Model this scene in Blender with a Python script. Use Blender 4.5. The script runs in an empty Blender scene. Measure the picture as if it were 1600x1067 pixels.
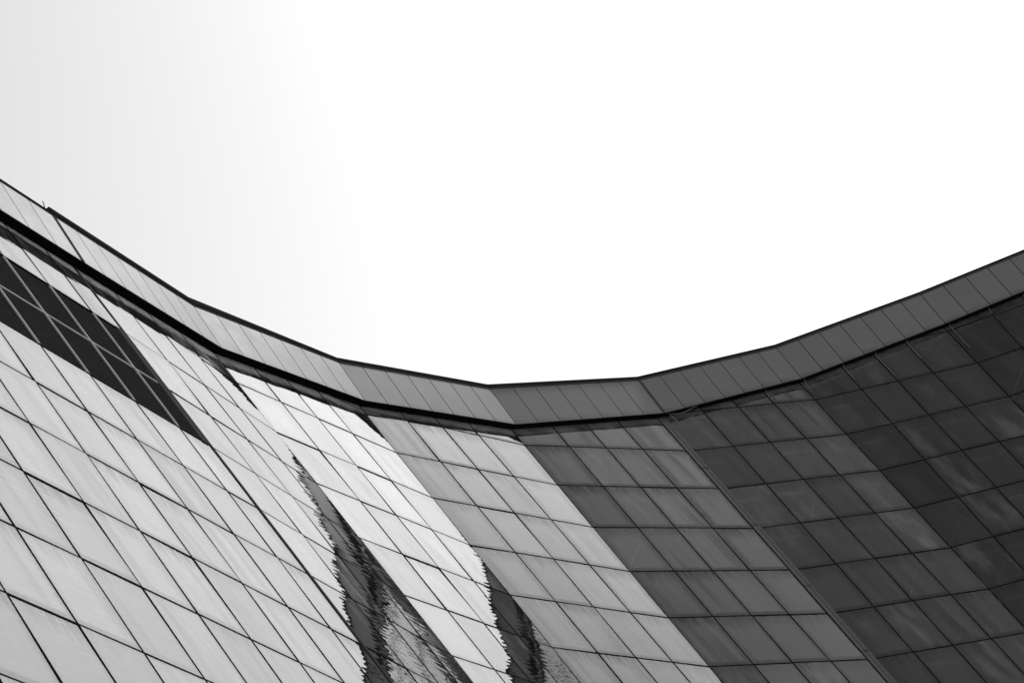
import bpy, bmesh, math, random
from mathutils import Vector, Matrix

random.seed(7)
scene = bpy.context.scene
col = scene.collection

# ------------------------------------------------------------------ camera
EYE = 1.7
PITCH, ROLL = 0.59809, -0.44379
cam_data = bpy.data.cameras.new('camera')
cam_data.sensor_width = 36.0
cam_data.lens = 72.37
cam_data.clip_start, cam_data.clip_end = 0.1, 6000
cam = bpy.data.objects.new('camera', cam_data)
col.objects.link(cam)
_f = Vector((0, math.cos(PITCH), math.sin(PITCH)))
_u = Vector((0, -math.sin(PITCH), math.cos(PITCH)))
_r = Vector((1, 0, 0))
R2 = math.cos(ROLL) * _r + math.sin(ROLL) * _u
U2 = -math.sin(ROLL) * _r + math.cos(ROLL) * _u
cam.matrix_world = Matrix(((R2.x, U2.x, -_f.x, 0), (R2.y, U2.y, -_f.y, 0), (R2.z, U2.z, -_f.z, EYE), (0, 0, 0, 1)))
scene.camera = cam

# ------------------------------------------------------------------ sky, sun, exposure
SUN_AZ, SUN_EL = math.radians(37.5), math.radians(47.5)     # azimuth from +Y towards +X
world = bpy.data.worlds.new('World')
scene.world = world
world.use_nodes = True
wn, wl = world.node_tree.nodes, world.node_tree.links
wn.clear()
sky = wn.new('ShaderNodeTexSky')
sky.sky_type = 'NISHITA'
sky.sun_disc = False
sky.sun_elevation = SUN_EL
sky.sun_rotation = SUN_AZ
sky.air_density = 1.0
sky.dust_density = 0.42
sky.ozone_density = 1.0
sep = wn.new('ShaderNodeSeparateColor')
bg = wn.new('ShaderNodeBackground')
bg.inputs['Strength'].default_value = 0.15
wo = wn.new('ShaderNodeOutputWorld')
wl.new(sky.outputs['Color'], sep.inputs['Color'])
wl.new(sep.outputs['Red'], bg.inputs['Color'])          # black and white picture: red-filtered grey sky
wl.new(bg.outputs['Background'], wo.inputs['Surface'])

sun_data = bpy.data.lights.new('sun', 'SUN')
sun_data.energy = 0.5
sun_data.angle = math.radians(5)
sun = bpy.data.objects.new('sun', sun_data)
col.objects.link(sun)
_sd = Vector((math.sin(SUN_AZ) * math.cos(SUN_EL), math.cos(SUN_AZ) * math.cos(SUN_EL), math.sin(SUN_EL)))
sun.rotation_euler = _sd.to_track_quat('Z', 'Y').to_euler()

vs = scene.view_settings
vs.view_transform = 'Standard'
vs.look = 'None'
vs.exposure = 1.65
vs.gamma = 1.0
vs.use_curve_mapping = False
scene.cycles.max_bounces = 10
scene.cycles.transparent_max_bounces = 24
scene.cycles.glossy_bounces = 6


# ------------------------------------------------------------------ node helpers
class NT:
    def __init__(self, name):
        self.m = bpy.data.materials.new(name)
        self.m.use_nodes = True
        self.n = self.m.node_tree.nodes
        self.l = self.m.node_tree.links
        self.n.clear()

    def node(self, t, **kw):
        nd = self.n.new(t)
        for k, v in kw.items():
            setattr(nd, k, v)
        return nd

    def put(self, sock, v):
        if isinstance(v, (int, float)):
            sock.default_value = v
        elif isinstance(v, (tuple, list)):
            sock.default_value = v
        else:
            self.l.new(v, sock)

    def math(self, op, a, b=None, c=None, clamp=False):
        nd = self.node('ShaderNodeMath', operation=op)
        nd.use_clamp = clamp
        self.put(nd.inputs[0], a)
        if b is not None:
            self.put(nd.inputs[1], b)
        if c is not None:
            self.put(nd.inputs[2], c)
        return nd.outputs[0]

    def ramp(self, v, a, b, lo=0.0, hi=1.0):
        nd = self.node('ShaderNodeMapRange', interpolation_type='SMOOTHSTEP')
        self.put(nd.inputs[0], v)
        for i, x in enumerate((a, b, lo, hi)):
            self.put(nd.inputs[1 + i], x)
        return nd.outputs[0]

    def comb(self, x, y, z):
        nd = self.node('ShaderNodeCombineXYZ')
        for i, v in enumerate((x, y, z)):
            self.put(nd.inputs[i], v)
        return nd.outputs[0]

    def noise(self, vec, scale=1.0, detail=2.0, rough=0.5):
        nd = self.node('ShaderNodeTexNoise')
        self.put(nd.inputs['Vector'], vec)
        nd.inputs['Scale'].default_value = scale
        nd.inputs['Detail'].default_value = detail
        nd.inputs['Roughness'].default_value = rough
        return nd.outputs['Fac']

    def out(self, sh):
        o = self.node('ShaderNodeOutputMaterial')
        self.l.new(sh, o.inputs['Surface'])
        return self.m


def grey(v):
    return (v, v, v, 1.0)


PANE_H = 2.11          # slope length of one glazing row


def glass_material():
    t = NT('reflective_glass')
    tc = t.node('ShaderNodeTexCoord')
    oi = t.node('ShaderNodeObjectInfo')
    s = t.node('ShaderNodeSeparateXYZ')
    t.l.new(tc.outputs['Object'], s.inputs[0])
    x, y = s.outputs[0], s.outputs[1]
    rnd = oi.outputs['Random']
    r40 = t.math('MULTIPLY', rnd, 40.0)
    r2 = t.math('FRACT', t.math('MULTIPLY', rnd, 17.31))
    # heat-strengthened glass: roller waves, slight pillowing, slow warp
    n_amp = t.noise(t.comb(t.math('MULTIPLY', x, 0.9), t.math('MULTIPLY', y, 1.5), r40), 1.0, 2.0)
    n_ph = t.noise(t.comb(t.math('MULTIPLY', x, 0.5), t.math('MULTIPLY', y, 2.2), t.math('ADD', r40, 9.0)), 1.0, 3.0)
    ph = t.math('ADD', t.math('MULTIPLY', y, 34.0), t.math('MULTIPLY', n_ph, 12.0))
    wave = t.math('MULTIPLY', t.math('SINE', ph), t.math('MULTIPLY', t.math('POWER', n_amp, 3.0), 0.028))
    fine = t.math('MULTIPLY', t.math('SUBTRACT', t.noise(t.comb(t.math('MULTIPLY', x, 3.0), t.math('MULTIPLY', y, 17.0), r40), 1.0, 2.0), 0.5), 0.002)
    slow = t.math('MULTIPLY', t.math('SUBTRACT', t.noise(t.comb(t.math('MULTIPLY', x, 1.6), t.math('MULTIPLY', y, 3.2), t.math('ADD', r40, 31.0)), 1.0, 1.0), 0.5), 0.016)
    pil = t.math('MULTIPLY', t.math('SUBTRACT', r2, 0.3), 0.004)
    sy = t.math('ADD', t.math('ADD', wave, t.math('ADD', fine, slow)), t.math('MULTIPLY', y, pil))
    warp = t.math('MULTIPLY', t.math('SUBTRACT', t.noise(t.comb(t.math('MULTIPLY', x, 1.2), t.math('MULTIPLY', y, 0.8), t.math('ADD', r40, 23.0)), 1.0, 1.0), 0.5), 0.012)
    sx = t.math('ADD', warp, t.math('MULTIPLY', x, pil))
    # surfaces keep their own side: only the flat faces are waved
    geo = t.node('ShaderNodeNewGeometry')
    vt = t.node('ShaderNodeVectorTransform', vector_type='VECTOR', convert_from='OBJECT', convert_to='WORLD')
    t.l.new(t.comb(sx, sy, 0.0), vt.inputs[0])
    add = t.node('ShaderNodeVectorMath', operation='ADD')
    t.l.new(geo.outputs['Normal'], add.inputs[0])
    t.l.new(vt.outputs[0], add.inputs[1])
    nrm = t.node('ShaderNodeVectorMath', operation='NORMALIZE')
    t.l.new(add.outputs[0], nrm.inputs[0])
    normal = nrm.outputs[0]
    # Schlick reflectance
    lw = t.node('ShaderNodeLayerWeight')
    lw.inputs['Blend'].default_value = 0.5
    p5 = t.math('POWER', lw.outputs['Facing'], 5.0)
    refl = t.math('ADD', t.math('MULTIPLY', p5, 0.97), 0.030)
    gl = t.node('ShaderNodeBsdfGlossy', distribution='GGX')
    gl.inputs['Color'].default_value = grey(1.0)
    gl.inputs['Roughness'].default_value = 0.0
    t.l.new(normal, gl.inputs['Normal'])
    tr = t.node('ShaderNodeBsdfTransparent')
    tv = t.math('ADD', 0.34, t.math('MULTIPLY', t.math('FRACT', t.math('MULTIPLY', rnd, 73.3)), 0.24))
    t.l.new(t.comb(tv, tv, tv), tr.inputs['Color'])
    mix = t.node('ShaderNodeMixShader')
    t.l.new(refl, mix.inputs[0])
    t.l.new(tr.outputs[0], mix.inputs[1])
    t.l.new(gl.outputs[0], mix.inputs[2])
    # soiling: run marks below the joints, silt along the lower edge, dust along the gaskets; a reflection painted as long dark runs
    top = t.math('SUBTRACT', PANE_H / 2, y)
    bot = t.math('ADD', PANE_H / 2, y)
    n1 = t.noise(t.comb(t.math('MULTIPLY', x, 17.0), t.math('MULTIPLY', y, 0.5), r40), 1.0, 3.0, 0.6)
    reach = t.math('MULTIPLY', t.noise(t.comb(t.math('MULTIPLY', x, 9.0), 0.0, r40), 1.0, 3.0), 1.05)
    fall = t.math('SUBTRACT', 1.0, t.math('DIVIDE', top, t.math('MAXIMUM', reach, 0.05)), clamp=True)
    streak = t.math('MULTIPLY', t.math('MULTIPLY', t.ramp(n1, 0.30, 0.62), t.math('POWER', fall, 0.8)), t.math('ADD', 0.3, t.math('MULTIPLY', r2, 0.5)))
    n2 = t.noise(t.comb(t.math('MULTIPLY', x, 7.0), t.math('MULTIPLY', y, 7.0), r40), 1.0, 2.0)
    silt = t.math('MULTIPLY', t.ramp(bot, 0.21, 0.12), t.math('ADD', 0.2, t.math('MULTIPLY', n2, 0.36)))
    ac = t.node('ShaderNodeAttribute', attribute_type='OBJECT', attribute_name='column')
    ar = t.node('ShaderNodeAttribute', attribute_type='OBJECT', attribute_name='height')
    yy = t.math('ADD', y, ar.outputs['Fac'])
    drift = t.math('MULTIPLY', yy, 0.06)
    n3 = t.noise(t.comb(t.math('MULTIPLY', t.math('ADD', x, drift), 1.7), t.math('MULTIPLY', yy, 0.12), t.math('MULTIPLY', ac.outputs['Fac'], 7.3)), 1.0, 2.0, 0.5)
    reflected_runs = t.math('MULTIPLY', t.ramp(n3, 0.50, 0.72), 0.30)  # long soft reflection painted into the glass as dark bands down each column
    edge = t.math('MULTIPLY', t.ramp(t.math('ABSOLUTE', x), 0.52, 0.76), t.math('MULTIPLY', n2, 0.6))
    film = t.math('MULTIPLY', t.ramp(n3, 0.25, 0.75), 0.03)
    d = t.math('MAXIMUM', t.math('MAXIMUM', streak, silt), t.math('MAXIMUM', reflected_runs, edge))
    soil_refl = t.node('ShaderNodeAttribute', attribute_type='OBJECT', attribute_name='soil_and_reflection')
    d = t.math('MULTIPLY', t.math('ADD', d, film, clamp=True), soil_refl.outputs['Fac'])
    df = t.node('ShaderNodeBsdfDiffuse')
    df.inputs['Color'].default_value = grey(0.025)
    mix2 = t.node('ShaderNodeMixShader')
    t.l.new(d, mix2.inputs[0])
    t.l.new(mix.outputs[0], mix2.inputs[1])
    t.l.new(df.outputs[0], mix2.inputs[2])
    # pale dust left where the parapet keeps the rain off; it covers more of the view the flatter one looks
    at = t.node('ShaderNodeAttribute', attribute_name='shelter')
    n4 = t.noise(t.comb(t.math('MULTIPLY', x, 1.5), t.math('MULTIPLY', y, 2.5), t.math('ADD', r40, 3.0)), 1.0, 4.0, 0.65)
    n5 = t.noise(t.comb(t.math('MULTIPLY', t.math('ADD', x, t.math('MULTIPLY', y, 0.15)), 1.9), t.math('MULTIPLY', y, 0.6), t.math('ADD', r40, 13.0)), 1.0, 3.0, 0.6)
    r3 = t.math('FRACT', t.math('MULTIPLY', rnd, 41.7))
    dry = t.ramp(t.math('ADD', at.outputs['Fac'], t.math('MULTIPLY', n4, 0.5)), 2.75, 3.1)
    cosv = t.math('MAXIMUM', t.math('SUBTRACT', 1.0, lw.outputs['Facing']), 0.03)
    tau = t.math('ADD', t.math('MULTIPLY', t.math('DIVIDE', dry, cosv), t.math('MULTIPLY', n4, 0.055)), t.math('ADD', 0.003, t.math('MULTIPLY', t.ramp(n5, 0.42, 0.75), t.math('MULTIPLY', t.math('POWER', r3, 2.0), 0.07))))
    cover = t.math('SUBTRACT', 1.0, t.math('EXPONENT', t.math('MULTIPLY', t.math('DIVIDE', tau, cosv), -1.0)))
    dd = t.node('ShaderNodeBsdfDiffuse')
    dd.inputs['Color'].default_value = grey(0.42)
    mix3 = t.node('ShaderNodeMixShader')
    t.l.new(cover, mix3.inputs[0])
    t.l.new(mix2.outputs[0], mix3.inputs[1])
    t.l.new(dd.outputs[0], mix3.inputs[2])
    return t.out(mix3.outputs[0])


def coated(name, base, rough, var=0.15, spec=0.5, metallic=0.0, streaks=True):
    t = NT(name)
    tc = t.node('ShaderNodeTexCoord')
    oi = t.node('ShaderNodeObjectInfo')
    s = t.node('ShaderNodeSeparateXYZ')
    t.l.new(tc.outputs['Object'], s.inputs[0])
    x, y, z = s.outputs
    r40 = t.math('MULTIPLY', oi.outputs['Random'], 30.0)
    n = t.noise(t.comb(t.math('MULTIPLY', x, 4.0), t.math('MULTIPLY', y, 0.6 if streaks else 4.0), t.math('ADD', t.math('MULTIPLY', z, 2.0), r40)), 1.0, 4.0, 0.6)
    pv = t.math('MULTIPLY', t.math('SUBTRACT', oi.outputs['Random'], 0.5), var)
    f = t.math('ADD', t.math('ADD', t.math('MULTIPLY', n, var * 1.6), 1.0 - var * 0.8), pv)
    v = t.math('MULTIPLY', f, base)
    p = t.node('ShaderNodeBsdfPrincipled')
    cc = t.comb(v, v, v)
    t.l.new(cc, p.inputs['Base Color'])
    t.put(p.inputs['Roughness'], t.math('ADD', t.math('MULTIPLY', n, 0.12), rough - 0.06))
    p.inputs['Metallic'].default_value = metallic
    p.inputs['Specular IOR Level'].default_value = spec
    return t.out(p.outputs[0])


def matte(name, base, var=0.3):
    t = NT(name)
    tc = t.node('ShaderNodeTexCoord')
    n = t.noise(tc.outputs['Object'], 3.0, 4.0, 0.6)
    v = t.math('MULTIPLY', t.math('ADD', t.math('MULTIPLY', n, var * 2), 1.0 - var), base)
    d = t.node('ShaderNodeBsdfDiffuse')
    t.l.new(t.comb(v, v, v), d.inputs['Color'])
    return t.out(d.outputs[0])


def sheet_metal(name, base, rough, gloss):
    t = NT(name)
    tc = t.node('ShaderNodeTexCoord')
    oi = t.node('ShaderNodeObjectInfo')
    add = t.node('ShaderNodeVectorMath', operation='ADD')
    t.l.new(tc.outputs['Object'], add.inputs[0])
    r = t.math('MULTIPLY', oi.outputs['Random'], 30.0)
    t.l.new(t.comb(r, r, 0.0), add.inputs[1])
    n = t.noise(add.outputs[0], 1.1, 4.0, 0.55)
    s = t.node('ShaderNodeSeparateXYZ')
    t.l.new(tc.outputs['Object'], s.inputs[0])
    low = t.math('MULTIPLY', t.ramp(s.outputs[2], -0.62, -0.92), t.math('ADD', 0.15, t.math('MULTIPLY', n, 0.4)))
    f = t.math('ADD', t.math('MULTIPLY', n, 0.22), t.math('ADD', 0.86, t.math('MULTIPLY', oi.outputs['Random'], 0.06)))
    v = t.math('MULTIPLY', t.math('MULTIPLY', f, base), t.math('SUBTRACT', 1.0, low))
    d = t.node('ShaderNodeBsdfDiffuse')
    t.l.new(t.comb(v, v, v), d.inputs['Color'])
    g = t.node('ShaderNodeBsdfGlossy', distribution='GGX')
    t.put(g.inputs['Roughness'], t.math('ADD', t.math('MULTIPLY', n, 0.1), rough - 0.05))
    lw = t.node('ShaderNodeLayerWeight')
    lw.inputs['Blend'].default_value = 0.5
    fac = t.math('ADD', 0.03, t.math('MULTIPLY', t.math('POWER', lw.outputs['Facing'], 5.0), gloss))
    m = t.node('ShaderNodeMixShader')
    t.l.new(fac, m.inputs[0])
    t.l.new(d.outputs[0], m.inputs[1])
    t.l.new(g.outputs[0], m.inputs[2])
    return t.out(m.outputs[0])


M = {
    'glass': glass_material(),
    'frame': matte('black_gasket', 0.010),
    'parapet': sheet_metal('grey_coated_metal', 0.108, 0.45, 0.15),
    'coping': matte('dark_flashing', 0.018),
    'flash': matte('grey_flashing', 0.05),
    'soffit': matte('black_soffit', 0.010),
    'cover': sheet_metal('joint_cover_metal', 0.06, 0.4, 0.35),
    'louver': matte('dark_louver_metal', 0.12),
    'light': matte('pale_mullion_metal', 0.3, 0.15),
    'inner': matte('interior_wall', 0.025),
    'brace': matte('interior_brace', 0.22, 0.15),
    'rod': matte('galvanised_rod', 0.2, 0.15),
    'roof': coated('roof_membrane', 0.10, 0.8, 0.2, 0.2, streaks=False),
    'ground': coated('plaza_paving', 0.22, 0.8, 0.25, 0.2, streaks=False),
}


# ------------------------------------------------------------------ mesh helpers
def mesh_obj(name, verts, faces, mat, parent=None, mw=None, kind=None):
    me = bpy.data.meshes.new(name)
    me.from_pydata([tuple(v) for v in verts], [], faces)
    me.update()
    me.materials.append(M[mat])
    return link(name, me, parent, mw, kind)


def link(name, me, parent=None, mw=None, kind=None):
    o = bpy.data.objects.new(name, me)
    col.objects.link(o)
    if mw is not None:
        o.matrix_world = mw
    if parent is not None:
        o.parent = parent
        o.matrix_parent_inverse = parent.matrix_world.inverted() if parent.type == 'EMPTY' else PINV.get(parent.name, Matrix())
        if mw is not None:
            o.matrix_basis = mw
    if kind:
        o['kind'] = kind
    return o


PINV = {}


def prism(poly, z0, z1):
    """closed prism over a polygon (list of 2-d points, counter-clockwise) from z0 to z1"""
    n = len(poly)
    v = [(p[0], p[1], z0) for p in poly] + [(p[0], p[1], z1) for p in poly]
    f = [tuple(range(n - 1, -1, -1)), tuple(range(n, 2 * n))]
    f += [(i, (i + 1) % n, n + (i + 1) % n, n + i) for i in range(n)]
    return v, f


def hexa(a, b):
    """closed solid between two equal-length closed rings of 3-d points"""
    n = len(a)
    v = list(a) + list(b)
    f = [tuple(range(n - 1, -1, -1)), tuple(range(n, 2 * n))]
    f += [(i, (i + 1) % n, n + (i + 1) % n, n + i) for i in range(n)]
    return v, f


# ------------------------------------------------------------------ facade geometry
W = 1.5
Z0 = 33.442 + EYE
H = 2.0343
# bay: first seam, last seam, heading (deg), lean, extra at the first / last panel
TH = [75.40, 76.13, 67.79, 56.37, 45.17, 34.67, 23.74, 12.85, 1.9, -9.0]
LAM = [0.2680, 0.2685, 0.2705, 0.2765, 0.2796, 0.2813, 0.2802, 0.2794, 0.2794, 0.2794]
GL = [0.0, 0.490, 0.249, 0.208, 0.264, 0.241, 0.325, 0.27, 0.27, 0.27]
GR = [0.0, 0.241, 0.594, 0.483, 0.502, 0.195, 0.305, 0.35, 0.35, 0.35]
NB = len(TH)
Ud = [Vector((math.cos(math.radians(t)), math.sin(math.radians(t)))) for t in TH]
Nd = [Vector((-math.sin(math.radians(t)), math.cos(math.radians(t)))) for t in TH]   # away from the square
LEN = [20 * W] + [4 * W + GL[k] + GR[k] for k in range(1, NB)]
C = {4: Vector((-1.0335, 54.523))}                  # C[k] = first corner of bay k at height Z0
for k in range(4, NB):
    C[k + 1] = C[k] + Ud[k] * LEN[k]
for k in (3, 2, 1):
    C[k] = C[k + 1] - Ud[k] * LEN[k]
C[0] = C[1] - Ud[0] * LEN[0]
SL = {0: Nd[0] * LAM[0], 1: Nd[1] * LAM[1], NB: Nd[NB - 1] * LAM[NB - 1]}
for k in range(2, NB):
    m = Matrix(((Nd[k - 1].x, Nd[k - 1].y), (Nd[k].x, Nd[k].y)))
    SL[k] = m.inverted() @ Vector((LAM[k - 1], LAM[k]))

# roof line: parapet underside at the corners
ZB = {0: 30.0, 1: 31.87, 2: 32.68, 3: 33.64, 4: 34.26, 5: 35.29, 6: 36.50, 7: 37.73, 8: 38.3, 9: 39.1, 10: 39.9}
ZB = {k: v + EYE for k, v in ZB.items()}
PAR_H = 1.77
OB, OT = 0.26, 0.37                                 # how far the parapet stands proud at its foot and its head


def plan(k, z, off=0.0):
    """corner k of the facade at height z, moved off metres towards the square"""
    if k in (0, 1, NB):
        kk = {0: 0, 1: 1, NB: NB - 1}[k]
        p = C[k] + Nd[kk] * (LAM[kk] * (z - Z0) - off)
        if k == 1:
            p = p + Ud[1] * 0.30
    else:
        p = C[k] + SL[k] * (z - Z0)
        b = (Nd[k - 1] + Nd[k]).normalized()
        p = p - b * (off / b.dot(Nd[k]))
    return p


def corner(k, z, off=0.0):
    p = plan(k, z, off)
    return Vector((p.x, p.y, z))


def facet_matrix(k):
    """local x along the bay, y up the slope, z out of the wall; origin at C[k], height Z0"""
    x = Vector((Ud[k].x, Ud[k].y, 0))
    y = Vector((Nd[k].x * LAM[k], Nd[k].y * LAM[k], 1)).normalized()
    z = x.cross(y)
    o = C[k]
    return Matrix(((x.x, y.x, z.x, o.x), (x.y, y.y, z.y, o.y), (x.z, y.z, z.z, Z0), (0, 0, 0, 1)))


def slope(k):
    return math.sqrt(1 + LAM[k] ** 2)


def local_corner(k, end, z):
    """s coordinate in bay k of its first (0) or last (1) corner line at height z"""
    return (plan(k + end, z) - C[k] - Nd[k] * (LAM[k] * (z - Z0))).dot(Ud[k])


def roof_z(k, s):
    return ZB[k] + (ZB[k + 1] - ZB[k]) * s / LEN[k]


def project(p):
    v = p - Vector((0, 0, EYE))
    d = v.dot(_f)
    if d < 0.1:
        return None
    return 800 + 3216.4 * v.dot(R2) / d, 533.5 - 3216.4 * v.dot(U2) / d


def in_view(pts, mx=25):
    """does any of these points come near the picture"""
    for p in pts:
        q = project(p)
        if q and -mx < q[0] < 1600 + mx and -mx < q[1] < 1067 + mx:
            return True
    return False


def clip_top(poly, k, slack):
    """cut a bay polygon (s, t) below the parapet"""
    def h(p):
        return Z0 + p[1] / slope(k) - (roof_z(k, p[0]) + slack)
    out = []
    for i, p in enumerate(poly):
        q = poly[(i + 1) % len(poly)]
        a, b = h(p), h(q)
        if a <= 0:
            out.append(p)
        if (a < 0) != (b < 0) and a != b:
            f = a / (a - b)
            if 0 < f < 1:
                out.append((p[0] + (q[0] - p[0]) * f, p[1] + (q[1] - p[1]) * f))
    return out


# ------------------------------------------------------------------ the ground
gv = [(-3000, -3000, 0), (3000, -3000, 0), (3000, 3000, 0), (-3000, 3000, 0)]
ground = mesh_obj('ground', gv, [(0, 1, 2, 3)], 'ground')
ground['kind'] = 'structure'
ground['label'] = 'paved ground in front of the building'

# ------------------------------------------------------------------ the building
building = bpy.data.objects.new('glass_building', None)
col.objects.link(building)
building['label'] = 'curved glass building with faceted reflective walls leaning back under a metal parapet'
building['category'] = 'building'

JOINT = 0.05
PANE_T = 0.012
SOIL_AND_REFLECTION = (0.42, 0.18, 0.22, 0.6, 1.0)      # strength of dirt and painted reflection streaks on the panes of each bay
ROW_TOP, ROW_BOT = -5, 17
counts = {'pane': 0}
pane_cache = {}


def child(name, verts, faces, mat, parent, mw, kind=None):
    me = bpy.data.meshes.new(name)
    me.from_pydata([tuple(v) for v in verts], [], faces)
    me.update()
    me.materials.append(M[mat])
    return child_mesh(name, me, parent, mw, kind)


def child_mesh(name, me, parent, mw, kind=None):
    # every part's own object sits at the world origin of the building, so sub-parts keep world matrices
    o = bpy.data.objects.new(name, me)
    col.objects.link(o)
    o.parent = parent
    if parent is not building:
        o.matrix_parent_inverse = parent.matrix_basis.inverted()
    o.matrix_basis = mw
    if kind:
        o['kind'] = kind
    return o


def seams(k):
    """inner seam positions of a bay"""
    if k == 0:
        return [LEN[0] + 0.675 - W * i for i in range(19, 0, -1)]
    return [GL[k] + W * i for i in range(1, 4)]


FIN_S = 0.30            # the joint cover between the long left wall and the first bay
bays = {}
for k in range(NB):
    MW = facet_matrix(k)
    sl = slope(k)
    hs = H * sl
    zlow = 0.3
    # the wall behind the glass is the bay itself; panes, mullions, transoms hang on it
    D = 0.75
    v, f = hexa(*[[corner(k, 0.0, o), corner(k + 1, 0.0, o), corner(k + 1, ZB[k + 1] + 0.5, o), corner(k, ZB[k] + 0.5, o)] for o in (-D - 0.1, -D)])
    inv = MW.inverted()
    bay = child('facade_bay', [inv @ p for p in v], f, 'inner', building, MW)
    bays[k] = bay
    ss = seams(k)
    rest_v, rest_f = [], []
    rest_tv, rest_tf = [], []

    def put_pane(poly, allow=True):
        cx = sum(p[0] for p in poly) / len(poly)
        cy = sum(p[1] for p in poly) / len(poly)
        return cx, cy

    for r in range(ROW_TOP, ROW_BOT):
        za, zb_ = Z0 - r * H, Z0 - (r + 1) * H
        if zb_ < 0.2:
            zb_ = 0.3
        if za < 0.6:
            continue
        ta, tb2 = (za - Z0) * sl, (zb_ - Z0) * sl
        edges_a = [local_corner(k, 0, za)] + ss + [local_corner(k, 1, za)]
        edges_b = [local_corner(k, 0, zb_)] + ss + [local_corner(k, 1, zb_)]
        if k == 0:
            edges_a[-1] = edges_b[-1] = LEN[0] + FIN_S - 0.06
        if k == 1:
            edges_a[0] = edges_b[0] = FIN_S + 0.06
        for j in range(len(edges_a) - 1):
            # louvre field on the long left wall
            louver = (k == 0 and r in (2, 3) and j >= len(edges_a) - 8)
            g = JOINT / 2
            poly = [(edges_b[j] + g, tb2 + g), (edges_b[j + 1] - g, tb2 + g), (edges_a[j + 1] - g, ta - g), (edges_a[j] + g, ta - g)]
            poly = clip_top(poly, k, 0.12)
            if len(poly) < 3:
                continue
            cx = sum(p[0] for p in poly) / len(poly)
            regular = 0 < j < len(edges_a) - 2 and len(poly) == 4 and abs(poly[3][1] - (ta - g)) < 1e-6 and abs(poly[2][1] - (ta - g)) < 1e-6 and zb_ > 0.5
            cy = (ta + tb2) / 2
            loc = [(p[0] - cx, p[1] - cy) for p in poly]
            wpts = [MW @ Vector((p[0], p[1], 0)) for p in poly]
            if louver:
                lv, lf = [], []
                y = -hs / 2 + 0.05
                w2 = (edges_a[j + 1] - edges_a[j]) / 2 - 0.02
                xm = (edges_a[j] + edges_a[j + 1]) / 2
                while y < hs / 2 - 0.06:
                    a = [(-w2, y, -0.02), (-w2, y + 0.012, -0.02), (-w2, y + 0.075, -0.10), (-w2, y + 0.063, -0.10)]
                    b = [(w2, p[1], p[2]) for p in a]
                    v1, f1 = hexa(a, b)
                    o0 = len(lv)
                    lv += v1
                    lf += [tuple(i + o0 for i in q) for q in f1]
                    y += 0.13
                # dark plate behind the blades
                v1, f1 = prism([(-w2, -hs / 2), (w2, -hs / 2), (w2, hs / 2), (-w2, hs / 2)], -0.16, -0.13)
                o0 = len(lv)
                lv += v1
                lf += [tuple(i + o0 for i in q) for q in f1]
                lo = child('louver_panel', lv, lf, 'louver', bay, MW @ Matrix.Translation((xm, cy, 0)), 'stuff')
                lo.data.materials.append(M['soffit'])
                for pg in list(lo.data.polygons)[-6:]:
                    pg.material_index = 1
                continue
            if in_view(wpts + [(wpts[0] + wpts[2]) / 2]):
                tilt = Matrix.Rotation(random.gauss(0, 0.0035), 4, 'X') @ Matrix.Rotation(random.gauss(0, 0.002), 4, 'Y')
                mw = MW @ Matrix.Translation((cx, cy, 0)) @ tilt
                key = (k,) if regular else None
                if key in pane_cache and regular:
                    o = child_mesh('glass_pane', pane_cache[key], bay, mw)
                else:
                    v, f = prism(loc, -PANE_T, 0.0)
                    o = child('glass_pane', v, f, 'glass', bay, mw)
                    if not regular:
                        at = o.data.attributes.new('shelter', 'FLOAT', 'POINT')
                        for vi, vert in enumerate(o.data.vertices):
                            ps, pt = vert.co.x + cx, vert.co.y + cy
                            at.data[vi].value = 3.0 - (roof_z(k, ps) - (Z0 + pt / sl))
                    if regular:
                        pane_cache[key] = o.data
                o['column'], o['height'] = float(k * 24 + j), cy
                o['soil_and_reflection'] = SOIL_AND_REFLECTION[min(k, 4)] * random.uniform(0.6, 1.3)
                counts['pane'] += 1
            else:
                v1, f1 = prism(poly, -PANE_T, 0.0)
                o0 = len(rest_v)
                rest_v += v1
                rest_f += [tuple(i + o0 for i in q) for q in f1]
        # transom under this row
        e0, e1 = edges_b[0], edges_b[-1]
        bw = 0.0235
        pol = [(e0, tb2 - bw), (e1, tb2 - bw), (e1, tb2 + bw), (e0, tb2 + bw)]
        pol = clip_top(pol, k, 0.1)
        if len(pol) >= 3:
            v1, f1 = prism(pol, -0.09, 0.004)
            if in_view([MW @ Vector((e0 + (e1 - e0) * i / 8, tb2, 0)) for i in range(9)]):
                pale = (k == 0 and r == 2)
                child('transom', v1, f1, 'frame', bay, MW)
            else:
                o0 = len(rest_tv)
                rest_tv += v1
                rest_tf += [tuple(i + o0 for i in q) for q in f1]
    if rest_v:
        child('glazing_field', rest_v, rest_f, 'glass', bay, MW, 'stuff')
    # mullions
    for s in ss:
        bw = 0.0225
        zt = roof_z(k, s) + 0.1
        tt, tb = (zt - Z0) * sl, (0.3 - Z0) * sl
        v1, f1 = prism([(s - bw, tb), (s + bw, tb), (s + bw, tt), (s - bw, tt)], -0.088, 0.005)
        if in_view([MW @ Vector((s, tb + (tt - tb) * i / 40, 0)) for i in range(41)]):
            child('mullion', v1, f1, 'frame', bay, MW)
        else:
            o0 = len(rest_tv)
            rest_tv += v1
            rest_tf += [tuple(i + o0 for i in q) for q in f1]
    if rest_tv:
        child('frame_field', rest_tv, rest_tf, 'frame', bay, MW, 'stuff')

print('panes as objects', counts['pane'])

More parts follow.
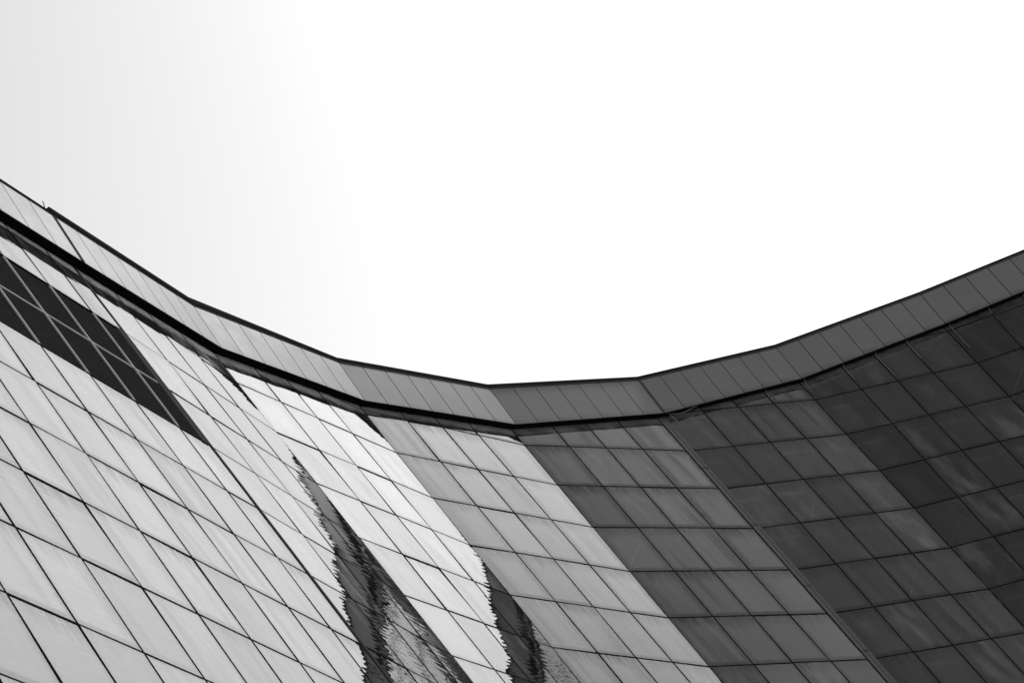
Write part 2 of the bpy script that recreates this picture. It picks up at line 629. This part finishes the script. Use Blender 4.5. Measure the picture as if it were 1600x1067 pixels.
# pale frame of the louvre field
MW = facet_matrix(0)
hs = H * slope(0)
for s in seams(0)[-7:]:
    v, f = prism([(s - 0.032, -4 * hs + 0.05), (s + 0.032, -4 * hs + 0.05), (s + 0.032, -2 * hs - 0.05), (s - 0.032, -2 * hs - 0.05)], -0.02, 0.012)
    child('louver_post', v, f, 'light', bays[0], MW)
v, f = prism([(seams(0)[-7], -3 * hs - 0.03), (LEN[0] + FIN_S - 0.2, -3 * hs - 0.03), (LEN[0] + FIN_S - 0.2, -3 * hs + 0.03), (seams(0)[-7], -3 * hs + 0.03)], -0.02, 0.008)
child('louver_rail', v, f, 'light', bays[0], MW)
# dark reveal between louvres and joint cover
v, f = prism([(LEN[0] + FIN_S - 0.30, -4 * hs), (LEN[0] + FIN_S - 0.07, -4 * hs), (LEN[0] + FIN_S - 0.07, -2 * hs), (LEN[0] + FIN_S - 0.30, -2 * hs)], -0.1, 0.02)
child('louver_jamb', v, f, 'flash', bays[0], MW)

# joint cover by the long left wall
MW = facet_matrix(1)
sl = slope(1)
tt, tb = (ZB[1] + 0.15 - Z0) * sl, (0.3 - Z0) * sl
v, f = prism([(FIN_S - 0.05, tb), (FIN_S + 0.05, tb), (FIN_S + 0.05, tt), (FIN_S - 0.05, tt)], -0.06, 0.016)
child('joint_cover', v, f, 'flash', bays[1], MW)

# joint cover at the corner of bays 4 and 5, in lengths
zt, i = ZB[5] + 0.1, 0
while zt > 0.5:
    zb_ = max(zt - 1.45 * H, 0.3)
    def ring(z):
        c0 = corner(5, z)
        l = Vector((Ud[4].x, Ud[4].y, 0)); r_ = Vector((Ud[5].x, Ud[5].y, 0))
        nl = -Vector((Nd[4].x, Nd[4].y, 0)); nr = -Vector((Nd[5].x, Nd[5].y, 0))
        nm = (nl + nr).normalized()
        return [c0 - l * 0.15 + nl * 0.004, c0 - l * 0.15 + nl * 0.035, c0 - l * 0.05 + nl * 0.04, c0 + nm * 0.018, c0 + r_ * 0.05 + nr * 0.04, c0 + r_ * 0.15 + nr * 0.035, c0 + r_ * 0.15 + nr * 0.004]
    v, f = hexa(ring(zb_ + 0.03), ring(zt))
    child('joint_cover', v, f, 'cover', bays[4], Matrix())
    zt = zb_
    i += 1

# ------------------------------------------------------------------ parapet
def face_pt(k, s, up, off_extra=0.0):
    """point on the parapet face of bay k: s from 0 to 1 between its corners, up from 0 (foot) to 1 (head)"""
    a = corner(k, ZB[k] + PAR_H * up, OB + (OT - OB) * up + off_extra)
    b = corner(k + 1, ZB[k + 1] + PAR_H * up, OB + (OT - OB) * up + off_extra)
    return a.lerp(b, s)


def slab(p, t, nrm):
    """solid from a 3-d quad pushed back by t along nrm"""
    return hexa([Vector(q) for q in p], [Vector(q) + nrm * t for q in p])


CAP = {1: 0.36, 2: 0.35, 3: 0.21, 4: 0.21, 5: 0.18, 6: 0.17, 7: 0.15, 8: 0.15, 9: 0.15, 10: 0.15}    # height of the cap at each corner
for k in range(NB):
    back = Vector((Nd[k].x, Nd[k].y, 0))
    # core wall of the parapet with its black underside
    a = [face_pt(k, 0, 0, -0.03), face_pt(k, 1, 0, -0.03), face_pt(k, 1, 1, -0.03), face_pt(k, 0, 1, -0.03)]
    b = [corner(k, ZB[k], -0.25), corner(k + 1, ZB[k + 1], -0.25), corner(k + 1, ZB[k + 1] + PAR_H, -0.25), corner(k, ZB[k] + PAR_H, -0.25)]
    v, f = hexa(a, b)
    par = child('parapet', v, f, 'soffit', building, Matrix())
    nP = 30 if k == 0 else 7
    gap = 0.016
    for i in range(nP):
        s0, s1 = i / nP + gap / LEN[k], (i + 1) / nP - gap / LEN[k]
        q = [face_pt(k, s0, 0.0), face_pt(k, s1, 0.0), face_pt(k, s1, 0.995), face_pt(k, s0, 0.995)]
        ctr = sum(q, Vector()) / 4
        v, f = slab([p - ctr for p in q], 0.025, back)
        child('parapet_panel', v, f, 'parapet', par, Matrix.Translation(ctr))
    # coping: flashing strip and cap
    thin = (k == 0)
    h1 = 0.03 if thin else 0.07
    tops = (0.10, 0.10) if thin else (CAP[k], CAP[k + 1])
    def line(e, dz, off):
        kk = k + e
        dz = tops[e] if dz == 'top' else dz
        return corner(kk, ZB[kk] + PAR_H + dz, OT + off)
    def bar(dz0, dz1, o0, o1, mat, name):
        ra = [line(0, dz0, o0), line(0, dz0, o1), line(0, dz1, o1), line(0, dz1, o0)]
        rb = [line(1, dz0, o0), line(1, dz0, o1), line(1, dz1, o1), line(1, dz1, o0)]
        v, f = hexa(ra, rb)
        child(name, v, f, mat, par, Matrix())
    bar(0.0, h1, -0.6, 0.02, 'flash', 'flashing')
    bar(h1 + 0.004, 'top', -0.62, 0.05 if not thin else 0.035, 'coping', 'coping')

# roof behind the parapet
for k in range(NB):
    a = [corner(k, ZB[k] + 0.6, -0.3), corner(k + 1, ZB[k + 1] + 0.6, -0.3)]
    far = [Vector((p.x, p.y, p.z)) + Vector((Nd[k].x, Nd[k].y, 0)) * 14 for p in (a[1], a[0])]
    q = a + far
    v, f = hexa([p - Vector((0, 0, 0.3)) for p in q], q)
    child('roof', v, f, 'roof', building, Matrix())

# covers over the two movement joints of the parapet
for k, w in ((1, 0.07), (5, 0.06)):
    a0, b0 = face_pt(k, -0.012, 0, 0.012), face_pt(k, w / LEN[k], 0, 0.012)
    a1, b1 = face_pt(k, -0.012, 0.99, 0.012), face_pt(k, w / LEN[k], 0.99, 0.012)
    v, f = slab([a0, b0, b1, a1], 0.03, Vector((Nd[k].x, Nd[k].y, 0)))
    child('parapet_joint', v, f, 'flash', building, Matrix())

# ------------------------------------------------------------------ behind the glass of the dark bays
def bar_between(p, q, w):
    d = (q - p).normalized()
    e = d.cross(Vector((0, 0, 1))).normalized()
    g = d.cross(e)
    ring = lambda c: [c + e * w + g * w, c - e * w + g * w, c - e * w - g * w, c + e * w - g * w]
    return hexa(ring(p), ring(q))


rng = random.Random(5)
for k in (4, 5, 6, 7):
    MW = facet_matrix(k)
    sl = slope(k)
    hs = H * sl
    ss = [GL[k] * 0.4] + seams(k) + [LEN[k] - 0.1]
    for r in range(-4, 8):
        for j in range(4):
            x0, x1 = ss[j] + 0.10, ss[j + 1] - 0.10
            y0, y1 = -(r + 1) * hs + 0.16, -r * hs - 0.2
            if Z0 + y1 / sl > roof_z(k, x1) - 0.1:
                continue
            if not in_view([MW @ Vector(((x0 + x1) / 2, (y0 + y1) / 2, 0))], 60):
                continue
            if rng.random() < (0.2 if k == 4 else 0.4):
                P = []
                c = rng.random()
                if c < 0.45:
                    P = [((x0, y0), (x1, y0 + (y1 - y0) * rng.uniform(0.8, 1.0)))]
                elif c < 0.75:
                    xm = x0 + (x1 - x0) * rng.uniform(0.2, 0.5)
                    P = [((xm, y0), (x0 + 0.1, y1)), ((xm, y0), (x1, y0 + (y1 - y0) * 0.6))]
                else:
                    P = [((x0, y0 + (y1 - y0) * rng.uniform(0.3, 0.6)), (x1, y0))]
                for a, b in P:
                    v, f = bar_between(Vector((a[0], a[1], -0.42)), Vector((b[0], b[1], -0.30)), rng.uniform(0.02, 0.04))
                    child('brace', v, f, 'brace', bays[k], MW)
            if k >= 5 and rng.random() < 0.6:
                yy = y1 - rng.uniform(0.0, 0.08)
                v, f = prism([(x0 - 0.04, yy - 0.2), (x1 + 0.04, yy - 0.2), (x1 + 0.04, yy), (x0 - 0.04, yy)], -0.34, -0.28)
                child('blind_box', v, f, 'brace', bays[k], MW)
            if k >= 5 and rng.random() < 0.35:
                v, f = prism([(x0 - 0.04, y0), (x1 + 0.04, y0), (x1 + 0.04, y0 + 0.2), (x0 - 0.04, y0 + 0.2)], -0.36, -0.30)
                child('sill_board', v, f, 'brace', bays[k], MW)
    if k >= 5:
        # column just inside the last panes of the bay
        s1 = LEN[k] - 0.42
        v, f = prism([(s1 - 0.24, -9 * hs), (s1, -9 * hs), (s1, (roof_z(k, s1) - Z0) * sl), (s1 - 0.24, (roof_z(k, s1) - Z0) * sl)], -0.66, -0.36)
        child('column', v, f, 'brace', bays[k], MW)

# ------------------------------------------------------------------ thin rods hung below the parapet along the joints
def tube(path, rad):
    v, f = [], []
    for i, p in enumerate(path):
        d = (path[min(i + 1, len(path) - 1)] - path[max(i - 1, 0)]).normalized()
        e = d.orthogonal().normalized()
        g = d.cross(e)
        for a in range(6):
            t = a * math.pi / 3
            v.append(p + (e * math.cos(t) + g * math.sin(t)) * rad)
        if i:
            o = (i - 1) * 6
            f += [(o + a, o + (a + 1) % 6, o + 6 + (a + 1) % 6, o + 6 + a) for a in range(6)]
    f += [tuple(range(5, -1, -1)), tuple(range(len(v) - 6, len(v)))]
    return v, f


for k in (5, 6, 7):
    MW = facet_matrix(k)
    sl = slope(k)
    for j, s in enumerate(([0.05] if k > 5 else []) + seams(k)):
        if k == 5 and j < 2:
            continue
        zt = roof_z(k, s)
        n_ = math.ceil((Z0 - zt) / H + 0.15)
        drop = min(max(zt - (Z0 - n_ * H) - 0.1, 0.35), 1.5)
        top = MW @ Vector((s + 0.03, (zt - Z0) * sl - 0.02, 0.16))
        mid = MW @ Vector((s + 0.03, (zt - 0.12 - Z0) * sl, 0.05))
        end = MW @ Vector((s + 0.03 + rng.uniform(-0.05, 0.05), (zt - drop * rng.uniform(0.6, 1.0) - Z0) * sl, 0.022))
        v, f = tube([top, mid, end], 0.007)
        child('hanging_rod', v, f, 'rod', bays[k], Matrix())
MW = facet_matrix(5)
sl = slope(5)
path = []
for i in range(9):
    t = i / 8
    s = 0.25 + 1.25 * t
    zz = roof_z(5, s) - 0.06 - 0.16 * math.sin(math.pi * min(t * 1.15, 1)) * (1 - 0.5 * t)
    path.append(MW @ Vector((s, (zz - Z0) * sl, 0.16)))
path = [MW @ Vector((0.42, (roof_z(5, 0.4) - 0.42 - Z0) * sl, 0.05))] + path
v, f = tube(path, 0.010)
child('loose_cable', v, f, 'rod', bays[5], Matrix())
# short antenna above the left coping
p0 = corner(1, ZB[1] + PAR_H, OT) - Vector((Ud[0].x, Ud[0].y, 0)) * 0.3
v, f = tube([p0, p0 + Vector((0, 0, 0.32))], 0.012)
child('roof_rod', v, f, 'coping', building, Matrix())
